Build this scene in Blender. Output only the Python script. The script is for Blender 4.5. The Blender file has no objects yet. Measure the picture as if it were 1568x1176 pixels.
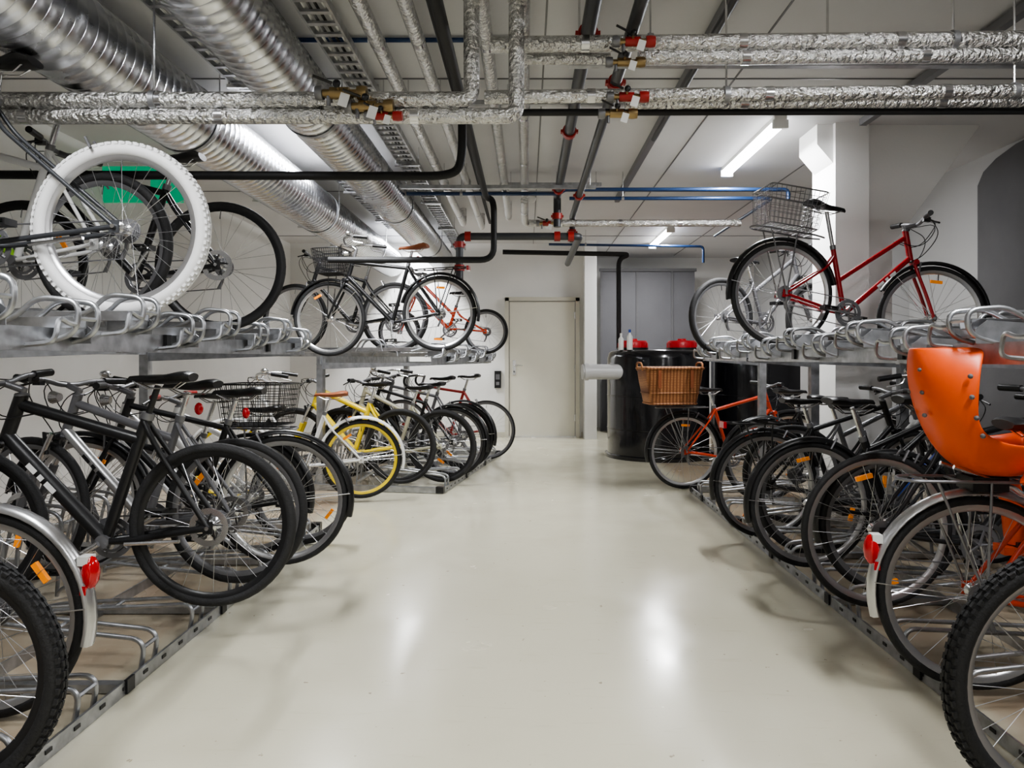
import bpy, math, random
from mathutils import Vector, Matrix
random.seed(4)
S = bpy.context.scene
V = Vector
pi = math.pi

# ------------------------------------------------------------------ materials
def mk(name, col, rough=0.5, metal=0.0, bump=0.0, bscale=40.0, var=0.0, vscale=5.0, emit=0.0, coat=0.0, stretch=None, rvar=0.0, bdist=.01):
    m = bpy.data.materials.new(name); m.use_nodes = True
    nt = m.node_tree; b = nt.nodes['Principled BSDF']
    b.inputs['Base Color'].default_value = (*col, 1)
    b.inputs['Roughness'].default_value = rough
    b.inputs['Metallic'].default_value = metal
    if coat: 
        b.inputs['Coat Weight'].default_value = coat; b.inputs['Coat Roughness'].default_value = 0.1
    if emit:
        b.inputs['Emission Color'].default_value = (*col, 1); b.inputs['Emission Strength'].default_value = emit
    tc = nt.nodes.new('ShaderNodeTexCoord'); mp = nt.nodes.new('ShaderNodeMapping')
    nt.links.new(tc.outputs['Object'], mp.inputs['Vector'])
    if stretch: mp.inputs['Scale'].default_value = stretch
    n2 = nt.nodes.new('ShaderNodeTexNoise'); n2.inputs['Scale'].default_value = vscale; n2.inputs['Detail'].default_value = 6
    nt.links.new(mp.outputs[0], n2.inputs['Vector'])
    if var:
        r = nt.nodes.new('ShaderNodeValToRGB'); r.color_ramp.elements[0].position = 0.3; r.color_ramp.elements[1].position = 0.7
        r.color_ramp.elements[0].color = (*[c*(1-var) for c in col], 1)
        r.color_ramp.elements[1].color = (*[min(1, c*(1+var*0.5)) for c in col], 1)
        nt.links.new(n2.outputs['Fac'], r.inputs[0]); nt.links.new(r.outputs[0], b.inputs['Base Color'])
    if rvar:
        mr = nt.nodes.new('ShaderNodeMapRange'); mr.inputs['From Min'].default_value = .3; mr.inputs['From Max'].default_value = .7
        mr.inputs['To Min'].default_value = max(.02, rough-rvar); mr.inputs['To Max'].default_value = rough+rvar
        nt.links.new(n2.outputs['Fac'], mr.inputs['Value']); nt.links.new(mr.outputs[0], b.inputs['Roughness'])
    if bump:
        n = nt.nodes.new('ShaderNodeTexNoise'); n.inputs['Scale'].default_value = bscale; n.inputs['Detail'].default_value = 4
        nt.links.new(mp.outputs[0], n.inputs['Vector'])
        bp = nt.nodes.new('ShaderNodeBump'); bp.inputs['Strength'].default_value = bump; bp.inputs['Distance'].default_value = bdist
        nt.links.new(n.outputs['Fac'], bp.inputs['Height']); nt.links.new(bp.outputs[0], b.inputs['Normal'])
    return m

M = {}
def cm(name, *a, **k): M[name] = mk(name, *a, **k); return M[name]
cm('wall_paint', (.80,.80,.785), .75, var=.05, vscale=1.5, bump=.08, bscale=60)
cm('wall_shade', (.50,.50,.50), .75, var=.05, vscale=1.5, bump=.08, bscale=60)  # darker copy of the wall paint, weaker light put into the colour
cm('white_paint', (.90,.90,.89), .7, bump=.08, bscale=60)
cm('ceiling_paint', (.66,.66,.67), .8, var=.06, vscale=1.0, bump=.1, bscale=40)
cm('grey_paint', (.13,.13,.14), .6, var=.1, vscale=2, bump=.1)
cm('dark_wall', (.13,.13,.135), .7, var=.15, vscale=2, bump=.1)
cm('door_paint', (.68,.66,.57), .45, var=.03)
cm('door_frame', (.58,.56,.48), .5)
cm('foil', (.72,.72,.71), .24, 1.0, bump=1.0, bscale=48, var=.22, vscale=34, bdist=.022)
cm('duct', (.66,.67,.70), .25, 1.0, bump=.02, bscale=8, var=.06, vscale=3, rvar=.05)
cm('galv', (.47,.48,.50), .38, .9, bump=.06, bscale=30, var=.28, vscale=18)
cm('steel', (.70,.70,.71), .22, 1.0)
cm('spoke', (.50,.50,.51), .3, 1.0)
cm('greysteel', (.22,.22,.23), .4, .6)
cm('black', (.012,.012,.013), .35)
cm('blackgloss', (.008,.008,.010), .15, coat=.6)
cm('rubber', (.018,.018,.019), .7, bump=.3, bscale=150)
cm('rubberins', (.010,.010,.011), .6)
cm('whitetire', (.76,.76,.76), .6)
cm('white', (.80,.80,.79), .3, coat=.4)
cm('silver', (.58,.58,.59), .3, .9)
cm('grey', (.16,.16,.17), .35, .3)
cm('red', (.33,.018,.014), .38)
cm('lidred', (.58,.02,.03), .4)
cm('darkred', (.36,.008,.015), .22, coat=.6)
cm('orangered', (.62,.06,.02), .25, coat=.5)
cm('orange', (.80,.095,.008), .38)
cm('reflorange', (1.0,.30,.01), .25, emit=.12)
cm('reflred', (.50,.005,.01), .15, coat=.5)
cm('yellow', (.80,.60,.02), .35, coat=.4)
cm('green', (.30,.60,.05), .35)
cm('blue', (.012,.04,.12), .35)
cm('bluef', (.02,.06,.32), .3, coat=.4)
cm('brown', (.26,.08,.03), .45)
cm('brass', (.34,.25,.13), .35, 1.0)
cm('tape', (.62,.62,.63), .2, 1.0)
cm('pvc', (.055,.058,.064), .4, .3)
cm('pvcwhite', (.55,.55,.55), .4)
cm('beige', (.50,.48,.36), .3, coat=.4)
cm('plastic_white', (.75,.75,.73), .4)
cm('sign_green', (.01,.40,.20), .4, emit=.4)

def wicker():
    m = mk('wicker', (.42,.17,.06), .6); nt = m.node_tree; b = nt.nodes['Principled BSDF']
    tc = nt.nodes.new('ShaderNodeTexCoord')
    w1 = nt.nodes.new('ShaderNodeTexWave'); w1.bands_direction = 'Z'; w1.inputs['Scale'].default_value = 22; w1.inputs['Distortion'].default_value = 2
    w2 = nt.nodes.new('ShaderNodeTexWave'); w2.bands_direction = 'X'; w2.inputs['Scale'].default_value = 10; w2.inputs['Distortion'].default_value = 1
    mx = nt.nodes.new('ShaderNodeMath'); mx.operation = 'MULTIPLY'
    for w in (w1, w2): nt.links.new(tc.outputs['Object'], w.inputs['Vector'])
    nt.links.new(w1.outputs['Fac'], mx.inputs[0]); nt.links.new(w2.outputs['Fac'], mx.inputs[1])
    r = nt.nodes.new('ShaderNodeValToRGB'); r.color_ramp.elements[0].color = (.18,.06,.018,1); r.color_ramp.elements[1].color = (.60,.29,.12,1)
    nt.links.new(mx.outputs[0], r.inputs[0]); nt.links.new(r.outputs[0], b.inputs['Base Color'])
    bp = nt.nodes.new('ShaderNodeBump'); bp.inputs['Strength'].default_value = .8
    nt.links.new(mx.outputs[0], bp.inputs['Height']); nt.links.new(bp.outputs[0], b.inputs['Normal'])
    M['wicker'] = m
wicker()

def floor_mat():
    m = mk('floor_epoxy', (.56,.52,.41), .2); nt = m.node_tree; b = nt.nodes['Principled BSDF']
    tc = nt.nodes.new('ShaderNodeTexCoord')
    def noise(s, d=6, sc=None):
        n = nt.nodes.new('ShaderNodeTexNoise'); n.inputs['Scale'].default_value = s; n.inputs['Detail'].default_value = d
        if sc:
            mp = nt.nodes.new('ShaderNodeMapping'); mp.inputs['Scale'].default_value = sc; mp.inputs['Rotation'].default_value = (0,0,.4)
            nt.links.new(tc.outputs['Object'], mp.inputs['Vector']); nt.links.new(mp.outputs[0], n.inputs['Vector'])
        else: nt.links.new(tc.outputs['Object'], n.inputs['Vector'])
        return n
    def thr(n, a, c, amt):
        r2 = nt.nodes.new('ShaderNodeMapRange'); r2.inputs['From Min'].default_value = a; r2.inputs['From Max'].default_value = c; r2.inputs['To Max'].default_value = amt
        nt.links.new(n.outputs['Fac'], r2.inputs['Value']); return r2.outputs[0]
    def mixc(fac, prev, col):
        mx = nt.nodes.new('ShaderNodeMixRGB'); mx.inputs['Color2'].default_value = (*col,1)
        nt.links.new(fac, mx.inputs[0]); nt.links.new(prev, mx.inputs['Color1']); return mx.outputs[0]
    n1 = noise(.6, 3); n3 = noise(2.2, 4)
    r = nt.nodes.new('ShaderNodeValToRGB'); r.color_ramp.elements[0].position = .3; r.color_ramp.elements[1].position = .75
    r.color_ramp.elements[0].color = (.52,.495,.385,1); r.color_ramp.elements[1].color = (.57,.545,.43,1)
    nt.links.new(n1.outputs['Fac'], r.inputs[0])
    c = mixc(thr(noise(24,4), .71, .74, .7), r.outputs[0], (.20,.16,.11))
    c = mixc(thr(noise(60,3), .73, .77, .5), c, (.22,.18,.13))
    c = mixc(thr(noise(5,7,(1,6,1)), .62, .78, .25), c, (.36,.31,.22))
    c = mixc(thr(noise(1.6,5), .56, .72, .22), c, (.40,.36,.27))
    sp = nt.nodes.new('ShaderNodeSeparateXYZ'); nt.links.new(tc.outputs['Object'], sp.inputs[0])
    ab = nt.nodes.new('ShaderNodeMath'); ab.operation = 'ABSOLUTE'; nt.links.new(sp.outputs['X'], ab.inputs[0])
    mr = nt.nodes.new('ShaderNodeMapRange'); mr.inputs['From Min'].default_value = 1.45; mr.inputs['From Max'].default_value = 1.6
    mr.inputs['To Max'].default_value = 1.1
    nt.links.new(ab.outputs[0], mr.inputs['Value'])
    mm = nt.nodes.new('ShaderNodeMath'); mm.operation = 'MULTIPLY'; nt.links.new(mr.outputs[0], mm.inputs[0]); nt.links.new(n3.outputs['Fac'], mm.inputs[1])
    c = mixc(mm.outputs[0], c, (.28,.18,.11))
    nt.links.new(c, b.inputs['Base Color'])
    rr = nt.nodes.new('ShaderNodeMapRange'); rr.inputs['From Min'].default_value = .3; rr.inputs['From Max'].default_value = .7
    rr.inputs['To Min'].default_value = .15; rr.inputs['To Max'].default_value = .28
    nt.links.new(n3.outputs['Fac'], rr.inputs['Value']); nt.links.new(rr.outputs[0], b.inputs['Roughness'])
    n4 = noise(9, 4)
    bp = nt.nodes.new('ShaderNodeBump'); bp.inputs['Strength'].default_value = .08
    nt.links.new(n4.outputs['Fac'], bp.inputs['Height']); nt.links.new(bp.outputs[0], b.inputs['Normal'])
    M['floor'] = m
floor_mat()

# ------------------------------------------------------------------ mesh builder
class MB:
    def __init__(s): s.v=[]; s.f=[]; s.fm=[]; s.sm=[]; s.mats=[]; s.X=Matrix.Identity(4)
    def mi(s, m):
        if m not in s.mats: s.mats.append(m)
        return s.mats.index(m)
    def add(s, vs, fs, m, smooth=True):
        o=len(s.v); i=s.mi(m)
        for p in vs: s.v.append(tuple(s.X @ V(p)))
        for f in fs: s.f.append([o+a for a in f]); s.fm.append(i); s.sm.append(smooth)
    def tube(s, pts, r, m, n=8, closed=False, caps=True):
        pts=[V(p) for p in pts]; k=len(pts)
        if k<2: return
        rs = r if isinstance(r,(list,tuple)) else [r]*k
        tans=[]
        for i in range(k):
            if closed: t=pts[(i+1)%k]-pts[i-1]
            elif i==0: t=pts[1]-pts[0]
            elif i==k-1: t=pts[-1]-pts[-2]
            else: t=(pts[i+1]-pts[i]).normalized()+(pts[i]-pts[i-1]).normalized()
            if t.length<1e-9: t=V((0,0,1))
            tans.append(t.normalized())
        t0=tans[0]; up=V((0,0,1)) if abs(t0.z)<.9 else V((1,0,0))
        a=t0.cross(up).normalized(); vs=[]
        for i in range(k):
            t=tans[i]; a=(a-t*a.dot(t)); 
            if a.length<1e-6: a=t.orthogonal()
            a.normalize(); b=t.cross(a)
            for j in range(n):
                th=2*pi*j/n; vs.append(pts[i]+(a*math.cos(th)+b*math.sin(th))*rs[i])
        fs=[]
        for i in range(k if closed else k-1):
            i2=(i+1)%k
            for j in range(n):
                j2=(j+1)%n; fs.append([i*n+j,i2*n+j,i2*n+j2,i*n+j2])
        if caps and not closed:
            fs.append(list(range(n))); fs.append([(k-1)*n+j for j in range(n)][::-1])
        s.add(vs,fs,m)
    def box(s, c, d, m, rot=None, bev=0):
        R = rot if rot is not None else Matrix.Identity(3)
        hx,hy,hz=[a/2 for a in d]; vs=[]; c=V(c)
        for x in (-hx,hx):
            for y in (-hy,hy):
                for z in (-hz,hz): vs.append(c+R@V((x,y,z)))
        s.add(vs,[[0,1,3,2],[4,6,7,5],[0,4,5,1],[2,3,7,6],[0,2,6,4],[1,5,7,3]],m,False)
    def prism(s, poly, y0, y1, m, axis='Y'):
        n=len(poly)
        if axis=='Y': vs=[(a,y0,b) for a,b in poly]+[(a,y1,b) for a,b in poly]
        elif axis=='X': vs=[(y0,a,b) for a,b in poly]+[(y1,a,b) for a,b in poly]
        else: vs=[(a,b,y0) for a,b in poly]+[(a,b,y1) for a,b in poly]
        fs=[list(range(n)),[n+i for i in range(n)][::-1]]+[[i,n+i,n+(i+1)%n,(i+1)%n] for i in range(n)]
        s.add(vs,fs,m,False)
    def lathe(s, prof, c, axis, m, n=32, a0=0, a1=2*pi, closedprof=False, smooth=True):
        ax=V(axis).normalized()
        u=V((0,0,1)) if abs(ax.z)<.9 else V((1,0,0)); u=(u-ax*u.dot(ax)).normalized(); w=ax.cross(u)
        full=abs((a1-a0)-2*pi)<1e-6; cnt=n if full else n+1; c=V(c); vs=[]; p=len(prof)
        for i in range(cnt):
            t=a0+(a1-a0)*i/n; d=u*math.cos(t)+w*math.sin(t)
            for r,o in prof: vs.append(c+d*r+ax*o)
        fs=[]
        for i in range(n):
            i2=(i+1)%cnt
            for j in range(p if closedprof else p-1):
                j2=(j+1)%p; fs.append([i*p+j,i2*p+j,i2*p+j2,i*p+j2])
        s.add(vs,fs,m,smooth)
    def cyl(s, a, b, r, m, n=16): s.tube([a,b],r,m,n)
    def ell(s, c, d, m, n=12):
        vs=[];fs=[];c=V(c);k=n//2
        for i in range(k+1):
            ph=pi*i/k
            for j in range(n):
                th=2*pi*j/n; vs.append(c+V((d[0]*math.sin(ph)*math.cos(th),d[1]*math.sin(ph)*math.sin(th),d[2]*math.cos(ph))))
        for i in range(k):
            for j in range(n): fs.append([i*n+j,(i+1)*n+j,(i+1)*n+(j+1)%n,i*n+(j+1)%n])
        s.add(vs,fs,m)
    def obj(s, name, loc=(0,0,0), rot=(0,0,0), parent=None):
        me=bpy.data.meshes.new(name); me.from_pydata(s.v,[],s.f)
        for m in s.mats: me.materials.append(M[m])
        me.polygons.foreach_set('material_index', s.fm); me.polygons.foreach_set('use_smooth', s.sm)
        me.update()
        o=bpy.data.objects.new(name,me); S.collection.objects.link(o); o.location=loc; o.rotation_euler=rot
        if parent: o.parent=parent
        try:
            me.set_sharp_from_angle(angle=math.radians(50))
        except Exception: pass
        return o

def fillet(pts, d=.08, k=6):
    pts=[V(p) for p in pts]; out=[pts[0]]
    for i in range(1,len(pts)-1):
        p=pts[i]; a=pts[i-1]-p; b=pts[i+1]-p
        da=min(d,a.length*.49); db=min(d,b.length*.49); A=p+a.normalized()*da; B=p+b.normalized()*db
        for j in range(k+1):
            t=j/k; out.append(A*(1-t)**2+p*2*t*(1-t)+B*t*t)
    out.append(pts[-1]); return out

# ------------------------------------------------------------------ camera
cam=bpy.data.cameras.new('camera'); co=bpy.data.objects.new('camera',cam); S.collection.objects.link(co)
co.location=(0,0,1.2); co.rotation_euler=(pi/2,0,0); cam.sensor_width=36; cam.lens=1150/1600*36
cam.shift_x=-23/1600; cam.shift_y=-40/1600; cam.clip_start=.02
S.camera=co

# ------------------------------------------------------------------ room shell
CZ=2.95; XL=-3.6; XR=3.95; YB=11.2; YF=-3.0; YB2=12.8
def slab(name, x0,x1,y0,y1,z0,z1,m):
    b=MB(); b.box(((x0+x1)/2,(y0+y1)/2,(z0+z1)/2),(x1-x0,y1-y0,z1-z0),m); return b.obj(name)
slab('floor',XL-.2,XR+.2,YF-.2,YB2+.2,-.1,0,'floor')
slab('ceiling',XL-.2,XR+.2,YF-.2,YB2+.2,CZ,CZ+.1,'ceiling_paint')
slab('wall_left',XL-.2,XL,YF-.2,YB2+.2,0,CZ,'wall_paint')
slab('wall_back',XL,1.0,YB,YB2,0,CZ,'wall_paint')
slab('wall_back_right',1.0,XR,YB2,YB2+.2,0,CZ,'wall_paint')
slab('wall_front',XL-.2,XR+.2,YF-.2,YF,0,CZ,'wall_paint')
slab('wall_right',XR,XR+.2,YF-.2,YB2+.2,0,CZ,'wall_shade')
slab('wall_pier',.86,1.04,YB-.28,YB,0,CZ,'wall_paint')
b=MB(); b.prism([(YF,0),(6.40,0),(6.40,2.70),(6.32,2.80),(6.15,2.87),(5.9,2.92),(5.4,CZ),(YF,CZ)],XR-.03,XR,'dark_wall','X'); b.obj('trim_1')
b=MB(); b.box((-1.93,YB-.008,.04),(3.3,.016,.08),'door_frame'); b.box((.84,YB-.008,.04),(.02,.016,.08),'door_frame'); b.obj('baseboard_back')
b=MB()
for x in (-2.4,0.1,1.3,2.5): b.box((x,5,CZ-.003),(.010,15,.006),'grey')
for y in (4.6,7.7,10.5): b.box((.1,y,CZ-.003),(7.4,.010,.006),'grey')
b.obj('trim_ceiling_joints')
# column with haunches
b=MB(); b.box((2.415,5.68,CZ/2),(.25,.44,CZ),'white_paint')
b.prism([(2.54,0),(2.54,CZ),(3.40,CZ),(2.74,2.05),(2.74,0)],5.52,5.90,'white_paint')
b.prism([(2.29,CZ),(2.29,2.66),(2.17,2.80),(2.17,CZ)],5.5,5.86,'white_paint'); b.obj('column')
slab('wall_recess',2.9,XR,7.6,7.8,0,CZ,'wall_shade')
# right partition
b=MB(); b.box((2.0,12.2,1.33),(1.55,.08,2.66),'grey_paint')
for x in (1.23,1.82,2.4): b.box((x,12.15,1.33),(.03,.03,2.66),'dark_wall')
b.box((2.0,12.15,2.66),(1.6,.06,.05),'dark_wall'); b.obj('grey_partition')

# door
b=MB(); x0,x1=-.33,.80; zt=2.12
b.box(((x0+x1)/2,YB-.02,zt/2-.02),(x1-x0-.14,.03,zt-.06),'door_paint')
for x in (x0,x1): b.box((x+(.03 if x==x0 else -.03),YB-.03,zt/2),(.06,.055,zt),'door_frame')
b.box(((x0+x1)/2,YB-.03,zt-.02),(x1-x0,.055,.06),'door_frame')
for x in (x0+.066,x1-.066): b.box((x,YB-.036,zt/2-.03),(.008,.006,zt-.08),'greysteel')
b.box(((x0+x1)/2,YB-.036,zt-.056),(x1-x0-.13,.006,.008),'greysteel')
b.box((x0+.14,YB-.04,1.06),(.045,.012,.22),'steel')
b.tube(fillet([(x0+.14,YB-.04,1.09),(x0+.14,YB-.095,1.09),(x0+.27,YB-.095,1.09)],.02),.011,'steel',8)
b.cyl((x0+.14,YB-.05,1.0),(x0+.14,YB-.06,1.0),.014,'greysteel')
for z in (.3,1.05,1.85): b.cyl((x1-.07,YB-.045,z-.05),(x1-.07,YB-.045,z+.05),.012,'steel')
b.box(((x0+x1)/2,YB-.035,.012),(x1-x0-.1,.05,.022),'steel')
b.obj('door_1')
b=MB(); b.box((-.44,YB-.02,.88),(.10,.04,.26),'black'); b.box((-.44,YB-.043,.92),(.06,.006,.08),'grey'); b.box((-.44,YB-.043,.82),(.05,.006,.05),'greysteel'); b.obj('door_card_reader')

# ------------------------------------------------------------------ lamps
def lamp(x,y0,y1,power,z=CZ):
    b=MB(); L=y1-y0; yc=(y0+y1)/2
    b.box((x,yc,z-.02),(.09,L,.04),'plastic_white')
    prof=[(.05*math.cos(a),-.045*math.sin(a)) for a in [pi*i/8 for i in range(9)]]
    o=b.obj('fluorescent_ceiling_lamp')
    d=MB(); poly=[(x+p[0],z-.04+p[1]) for p in prof]; d.prism(poly,y0+.03,y1-.03,'lamp_glow')
    d.obj('lamp_diffuser',parent=o)
    e=MB(); 
    for y in (y0+.012,y1-.012): e.box((x,y,z-.06),(.11,.03,.06),'plastic_white')
    e.obj('lamp_end_caps',parent=o)
    ld=bpy.data.lights.new('lamp_light','AREA'); ld.shape='RECTANGLE'; ld.size=.10; ld.size_y=L; ld.energy=power; ld.color=(.985,.99,1.0)
    lo=bpy.data.objects.new('lamp_light',ld); S.collection.objects.link(lo); lo.location=(x,yc,z-.10); lo.parent=o
    return o
cm('lamp_glow',(.99,.99,1.0),.5,emit=18)
lamp(1.83,5.3,6.75,76); lamp(1.90,9.7,11.15,66)
lamp(-1.65,5.0,6.45,76); lamp(-1.65,9.6,11.0,66)
lamp(1.83,.9,2.35,64); lamp(-1.65,.6,2.05,64); lamp(0.2,-2.2,-.8,45)  # unseen fixtures, added overhead and behind the camera to light the foreground
w=bpy.data.worlds.new('world'); S.world=w; w.use_nodes=True
w.node_tree.nodes['Background'].inputs[0].default_value=(.8,.9,1,1); w.node_tree.nodes['Background'].inputs[1].default_value=.3

# ------------------------------------------------------------------ ducts
def duct(x,z,r,y0,y1):
    b=MB(); prof=[]; p=.075; k=int((y1-y0)/p)
    for i in range(k):
        o=i*p; prof+= [(r,o),(r,o+p*.80),(r+.0038,o+p*.86),(r+.0038,o+p*.93),(r,o+p*.98)]
    n=56; vs=[]; P=len(prof)
    for i in range(n+1):
        t=2*pi*i/n
        for rr,o in prof: vs.append((x+math.cos(t)*rr, y0+o+p*i/n, z+math.sin(t)*rr))
    fs=[[i*P+j,(i+1)*P+j,(i+1)*P+j+1,i*P+j+1] for i in range(n) for j in range(P-1)]
    b.add(vs,fs,'duct')
    for y in (1.2,4.4,7.2,9.6):
        b.lathe([(r+.004,-.015),(r+.008,-.015),(r+.008,.015),(r+.004,.015)],(x,y,z),(0,1,0),'galv',48)
        for sx in (-1,1): b.cyl((x+sx*(r+.010),y,z),(x+sx*(r+.010),y,CZ),.004,'steel',6)
    return b.obj('ventilation_duct')
duct(-2.05,2.64,.205,-2.6,11.1); duct(-1.29,2.70,.175,-2.6,11.1)

def tray(x,wd,z,y0,y1):
    b=MB()
    for sx in (-1,1): b.box((x+sx*wd/2,(y0+y1)/2,z),(.012,y1-y0,.045),'galv')
    y=y0+.05
    while y<y1: b.box((x,y,z-.015),(wd,.03,.012),'galv'); y+=.12
    y=y0+.6
    while y<y1:
        b.box((x,y,z-.035),(wd+.06,.03,.02),'steel')
        for sx in (-1,1): b.cyl((x+sx*(wd/2+.02),y,z-.04),(x+sx*(wd/2+.02),y,CZ),.004,'steel',6)
        y+=1.5
    for i,c in enumerate(('plastic_white','grey','black','plastic_white')):
        xx=x-wd/2+.03+i*wd/5; b.tube([(xx+.01*math.sin(j*1.7+i),y0+(y1-y0)*j/14,z+.004) for j in range(15)],.008,c,6)
    return b.obj('cable_tray')
tray(-2.62,.36,2.86,-2,11.0); tray(-.99,.15,2.84,-2,11.0); tray(-1.65,.22,2.86,-2,.4); tray(-1.65,.22,2.86,2.3,4.8); tray(-1.65,.22,2.86,6.6,9.4)

# ------------------------------------------------------------------ pipes
def pipe(name, pts, r, m, bend=.07, n=12, bands=None, hang=None):
    b=MB(); P=fillet(pts,bend); b.tube(P,r,m,n)
    if bands:
        for i in range(len(pts)-1):
            A=V(pts[i]);B=V(pts[i+1]);L=(B-A).length; d=(B-A).normalized(); t=bands*.6
            while t<L-.05:
                c=A+d*t; b.lathe([(r*.9,-.018),(r+.002,-.018),(r+.002,.018),(r*.9,.018)],c,d,'tape',n); t+=bands
    if hang:
        for (hx,hy,hz) in hang:
            b.cyl((hx,hy,hz),(hx,hy,CZ),.005,'steel',6)
            b.lathe([(r+.001,-.012),(r+.006,-.012),(r+.006,.012),(r+.001,.012)],(hx,hy,hz),(P[1]-P[0]),'galv',n)
    return b.obj(name)
Y0=3.2
def PZ(py,y): return 1.2+(560-py)/1150*y
def cross(name,x0,x1,y,a,c,r,m,bands=None,hangs=(),end=None):
    pts=[(x0,y,PZ(a,y)),(x1,y,PZ(c,y))]
    if end: pts.append((x1,y,CZ))
    z=lambda xx: PZ(a,y)+(PZ(c,y)-PZ(a,y))*(xx-x0)/(x1-x0)
    return pipe(name,pts,r,m,bend=.05,n=18,bands=bands,hang=[(h,y,z(h)) for h in hangs])
cross('insulated_pipe',-3.55,-.24,3.20,157,156,.035,'foil',.75,(-1.62,-2.4),True)
cross('insulated_pipe',-3.55,-.045,3.22,182,181,.035,'foil',.85,(),True)
cross('insulated_pipe',-.19,3.9,3.32,152,135,.031,'foil',.8,(.9,2.2))
cross('insulated_pipe',.45,3.9,3.36,160,155,.031,'foil',.9)
cross('insulated_pipe',-.16,3.9,3.28,70,55,.036,'foil',.7,(.55,1.9))
cross('insulated_pipe',.50,3.9,3.30,90,82,.034,'foil',.8)
cross('insulated_pipe',-.0,.38,3.36,92,92,.026,'foil')
cross('black_insulated_pipe',-.2,3.9,3.4,176,172,.016,'rubberins')
for x,z,r,y1 in ((-.74,2.77,.038,8.6),(-.54,2.78,.036,8.9),(-.20,2.76,.036,8.2),(-.02,2.77,.036,8.4)):
    pipe('insulated_pipe',[(x,-2.5,z),(x,y1,z),(x+.0,y1,CZ)],r,'foil',bands=1.1,hang=[(x,4.6,z),(x,6.6,z)])
pipe('insulated_pipe',[(-.02,6.6,2.62),(-.02,7.4,2.56),(2.15,7.4,2.56)],.036,'foil',bands=.6,n=16)
pipe('black_insulated_pipe',[(-.36,-2,2.62),(-.36,6.5,2.62),(-.29,6.5,2.60),(-.29,6.5,2.07),(-1.75,6.5,2.07)],.028,'rubberins',bend=.12)
pipe('black_insulated_pipe',[(-3.5,4.0,2.20),(-.42,4.0,2.19),(-.35,4.0,2.25),(-.35,4.0,2.62)],.024,'rubberins',bend=.14)
pipe('black_insulated_pipe',[(-.45,-2,2.86),(-.45,9,2.86)],.018,'rubberins')
pipe('black_insulated_pipe',[(-.3,9.2,2.53),(1.3,9.2,2.50),(1.15,9.2,2.45),(1.15,9.2,1.32)],.03,'rubberins',bend=.1)
def sprink(pts,r,coup):
    b=MB(); b.tube(fillet(pts,.06),r,'pvc',12)
    for c,d in coup:
        b.lathe([(r,-.028),(r+.012,-.028),(r+.012,.028),(r,.028)],c,d,'red',14)
        b.box((c[0]+r+.012,c[1],c[2]),(.022,.04,.02),'red'); b.box((c[0]-r-.012,c[1],c[2]),(.022,.04,.02),'red')
    return b.obj('sprinkler_pipe')
sprink([(.29,-2,2.74),(.29,7.0,2.74),(.29,7.0,2.45)],.036,[((.29,3.5,2.74),(0,1,0)),((.29,6.7,2.74),(0,1,0)),((.29,7.0,2.55),(0,0,1)),((.29,5.0,2.74),(0,1,0))])
sprink([(.47,-2,2.66),(.47,7.6,2.66),(.47,7.6,2.40)],.030,[((.47,3.9,2.66),(0,1,0)),((.47,6.6,2.66),(0,1,0)),((.47,7.6,2.50),(0,0,1))])
sprink([(-.64,7.0,1.95),(-.64,7.0,2.36),(.5,7.0,2.36),(.5,9,2.36)],.036,[((-.64,7.0,2.28),(0,0,1)),((-.56,7.0,2.36),(1,0,0)),((.29,7.0,2.36),(1,0,0)),((.42,7.0,2.36),(1,0,0)),((-.64,7.0,2.06),(0,0,1))])
sprink([(.95,-2,2.84),(.95,5.5,2.84)],.02,[]); 
def valve(c,s=1,red=True):
    b=MB(); x,y,z=c
    b.cyl((x-.09*s,y,z),(x+.09*s,y,z),.020*s,'brass',12); b.cyl((x-.05*s,y,z),(x+.05*s,y,z),.033*s,'red' if red else 'brass',8)
    b.lathe([(0,-.02),(.036*s,-.02),(.04*s,0),(.036*s,.02),(0,.02)],(x+.12*s,y,z),(1,0,0),'red' if red else 'brass',14)
    b.lathe([(0,-.015),(.036*s,-.015),(.04*s,0),(.036*s,.015),(0,.015)],(x-.11*s,y,z),(1,0,0),'greysteel',14)
    b.cyl((x,y-.0,z),(x,y-.06*s,z+.02),.010*s,'brass',8); b.ell((x,y-.07*s,z+.02),(.022*s,.012,.022*s),'black')
    b.tube([(x-.02,y-.05,z+.03*s),(x-.12*s,y-.07,z+.06*s)],.008*s,'black',6)
    b.box((x+.03,y-.055,z-.06*s),(.05*s,.003,.07*s),'plastic_white',Matrix.Rotation(.3,3,'Y'))
    b.tube([(x+.03,y-.03,z),(x+.03,y-.055,z-.03)],.002,'black',4)
    b.cyl((x-.06*s,y,z),(x-.06*s,y,z-.07*s),.012*s,'greysteel',8)
    return b.obj('pipe_valve')
valve((-.80,Y0-.05,PZ(152,Y0)),.8,False); valve((-.68,Y0-.05,PZ(172,Y0)),.75,False); valve((-.62,Y0-.04,PZ(186,Y0)),.55,True)
valve((.46,Y0,PZ(65,Y0)),.65); valve((.43,Y0+.05,PZ(90,Y0)),.6,False); valve((.44,Y0+.05,PZ(145,Y0)),.65); valve((.40,Y0+.08,PZ(168,Y0)),.6,False)
valve((.2,7.35,2.55),.8)
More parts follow.
